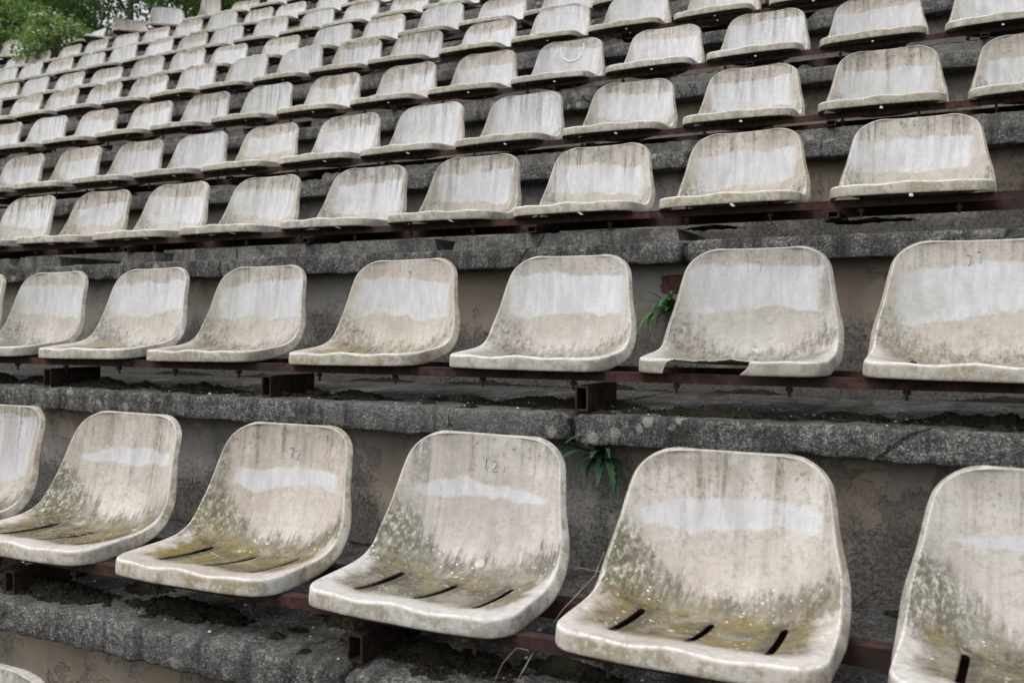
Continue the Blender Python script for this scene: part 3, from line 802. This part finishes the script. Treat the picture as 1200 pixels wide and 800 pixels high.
def rosette(n, l0, l1, w, seed):
    q = random.Random(seed)
    return [(q.uniform(l0, l1), w*q.uniform(.7, 1.2), q.uniform(1.2, 2.4), math.pi+q.uniform(.15, math.pi-.15) if i else -math.pi/2, q.uniform(.1, 1.2), q.uniform(.5, 1.1), 15) for i in range(n)]
weed('weed_plant', (.43, ry[3]+.055, .545), rosette(18, .07, .17, .027, 5), M['weed'], 'bright green weed growing from the wall left of the broken seat')
weed('weed_plant', (.495, ry[2]+.055, .185), rosette(20, .08, .18, .027, 9), M['weed_pale'], 'drooping dark green weed under the concrete edge behind the central front seat')
weed('weed_sprout', (.555, ry[2]+.058, .085), rosette(4, .02, .045, .012, 11), M['weed'], 'tiny green sprout low on the wall between the large front seats')

# ------------------------------------------------------------------ trees, bushes
def leaf_cloud(centres, n, size, seed, flat=.7):
    q = random.Random(seed); v, f, tint = [], [], []
    for _ in range(n):
        c, r = q.choice(centres)
        d = Vector((q.gauss(0, 1), q.gauss(0, 1), q.gauss(0, flat))); d = d*(r*.52)
        p = c+d; s = size*q.uniform(.6, 1.35)
        a = Vector((q.gauss(0, 1), q.gauss(0, 1), q.gauss(-.2, .8))).normalized(); b = a.orthogonal().normalized()
        b = (Matrix.Rotation(q.uniform(0, 6.28), 3, a) @ b); nrm = a.cross(b)
        k = len(v); w = s*.34
        v += [tuple(p-a*s*.5), tuple(p+b*w+nrm*.1*s), tuple(p+a*s*.55), tuple(p-b*w+nrm*.1*s)]
        f += [(k, k+1, k+2, k+3)]; tt = q.random(); tint += [tt]*4
    me = mesh('crown', v, f)
    at = me.attributes.new('tint', 'FLOAT', 'POINT'); at.data.foreach_set('value', tint)
    return me
def tree(x, y, z0, h, w, n, size, mat, seed, lab, name='leafy_tree', low=.15):
    q = random.Random(seed); e = empty(name, (x, y, z0), lab, 'tree', 'trees behind the top of the stand')
    b = MB(); top = Vector((q.uniform(-.4, .4), q.uniform(-.3, .3), h*.82))
    tp = [Vector((0, 0, -.3)), Vector((.05, 0, h*.2)), top*.5+Vector((q.uniform(-.15, .15), 0, 0)), top]
    b.tube(tp, .035*h*.55, 8, .25); cs = []
    nb = int(16+h*2)
    for i in range(nb):
        u = low+(1-low)*i/nb; s = top*u; az = i*2.4+q.uniform(-.4, .4)
        l = w*.5*(1-.65*max(0, u-.35))*q.uniform(.55, 1.1)
        eoff = Vector((math.cos(az)*l, math.sin(az)*l, l*.45*q.uniform(-.2, 1.1)))
        b.tube([s, s+eoff*.5+Vector((0, 0, .08*l)), s+eoff], .010*h*.6, 5, .3)
        for g in (1., .62): cs.append((s+eoff*g+Vector((q.uniform(-.2, .2), q.uniform(-.2, .2), q.uniform(-.1, .2))), q.uniform(.35, .75)*w*.17+.12))
    cs.append((top, w*.13))
    obj('trunk', b.me('trunk', True), M['bark'], e)
    obj('crown', leaf_cloud(cs, int(n*1.35), size*.8, seed+1), mat, e)
gz = zs[11]-.05
TREES = [(-16.4, 11.0, 6.2, 3.0, 6500, .11, 'leafB', 'mid green tree behind the bush at the top left'),
         (-20.6, 14.2, 8.0, 4.6, 8000, .13, 'leafA', 'tall dark tree at the left edge behind the stand'),
         (-18.7, 13.0, 6.6, 2.4, 4500, .11, 'leafA', 'dark tree left of the gap of white sky'),
         (-12.9, 11.0, 5.6, 2.2, 700, .10, 'leafB', 'thin sparse sapling in front of the white sky gap'),
         (-11.0, 11.0, 6.2, 2.6, 6000, .10, 'leafB', 'green tree just right of the white sky gap'),
         (-11.0, 13.2, 8.0, 3.8, 8000, .12, 'leafA', 'dense dark tree above the twisted top row seats'),
         (-9.4, 10.6, 6.4, 3.6, 7000, .10, 'leafA', 'dark tree above the last top row seats'),
         (-14.7, 11.6, 4.4, 1.9, 4500, .10, 'leafA', 'small dark tree directly left of the white sky gap'),
         (-26.5, 16.0, 9.0, 6.5, 8000, .15, 'leafB', 'broad tree far behind the left edge of the stand'),
         (-6.0, 13.5, 7.5, 5.0, 6000, .12, 'leafA', 'dark tree hidden mostly behind the right part of the top row')]
for i, (x, y, h, w, n, s, m, lab) in enumerate(TREES): tree(x, y, gz, h, w, n, s, M[m], 40+i*7, lab)
def bush(x, y, z0, w, h, n, size, mat, seed, lab, name='leafy_bush', flowers=0):
    q = random.Random(seed); e = empty(name, (x, y, z0), lab, 'bush')
    cs = []; b = MB()
    for i in range(12):
        a = q.uniform(0, 6.28); l = w*.5*q.random()**.5; p = Vector((math.cos(a)*l, math.sin(a)*l*.6, h*q.uniform(.3, 1.)))
        b.tube([(0, 0, -.1), p*.5+Vector((0, 0, .1*h)), p], .008, 5, .4); cs.append((p, q.uniform(.10, .2)*w+.03))
    obj('stem', b.me('stem', True), M['bark'], e)
    obj('foliage', leaf_cloud(cs, n, size, seed), mat, e)
    if flowers: obj('blossom', leaf_cloud(cs, flowers, size*.8, seed+9), M['leafW'], e)
bush(-8.50, 6.08, zs[9]+.02, .85, .72, 2600, .046, M['leafC'], 91, 'light green flowering bush growing over seats at the top left', flowers=520)
bush(-10.2, 7.2, zs[10], 1.5, .95, 3200, .06, M['leafC'], 95, 'yellow-green bush behind the left end of the top row')
bush(-9.0, 8.6, zs[11], 2.4, 1.3, 4000, .06, M['leafB'], 97, 'mid green shrub behind the broken top row seat')
bush(-10.9, 8.5, zs[11], 2.2, 1.6, 5000, .06, M['leafB'], 105, 'dense shrub behind the slewed seat of the top row')
bush(-7.7, 8.5, zs[11], 2.0, 1.6, 5000, .06, M['leafB'], 107, 'dense shrub behind the twisted seats of the top row')
bush(-13.0, 8.4, zs[11], 2.6, 1.7, 2600, .095, M['leafB'], 99, 'rounded shrub at the left frame edge below the trees')
bush(-6.6, 8.3, zs[11], 2.2, 1.2, 2200, .09, M['leafB'], 101, 'shrub behind the tipped dark seat of the top row')

# ------------------------------------------------------------------ light
w = D.worlds.new('World'); S.world = w; w.use_nodes = True; nt = w.node_tree
bg = nt.nodes['Background']; sky = nt.nodes.new('ShaderNodeTexSky'); sky.sky_type = 'NISHITA'; sky.sun_disc = False
EL, AZ = rad(58), rad(205)            # compass style: direction the light comes from
sky.sun_elevation = EL; sky.sun_rotation = AZ; sky.dust_density = 4.; sky.air_density = 1.2; sky.ozone_density = 1.
hs = nt.nodes.new('ShaderNodeHueSaturation'); hs.inputs['Saturation'].default_value = .24
nt.links.new(sky.outputs[0], hs.inputs['Color']); nt.links.new(hs.outputs[0], bg.inputs[0]); bg.inputs[1].default_value = .15
sd = D.lights.new('sun', 'SUN'); sun = D.objects.new('sun', sd); COL.objects.link(sun)
sd.energy = .62; sd.angle = rad(25); sd.color = (1, .995, .985)
dirv = Vector((math.sin(AZ)*math.cos(EL), math.cos(AZ)*math.cos(EL), math.sin(EL)))
sun.rotation_euler = (-dirv).to_track_quat('-Z', 'Y').to_euler(); sun.location = (0, -5, 12)
v = S.view_settings; v.view_transform = 'Standard'; v.look = 'None'; v.gamma = 1; v.use_curve_mapping = False; v.exposure = 0.48
S.render.engine = 'CYCLES'
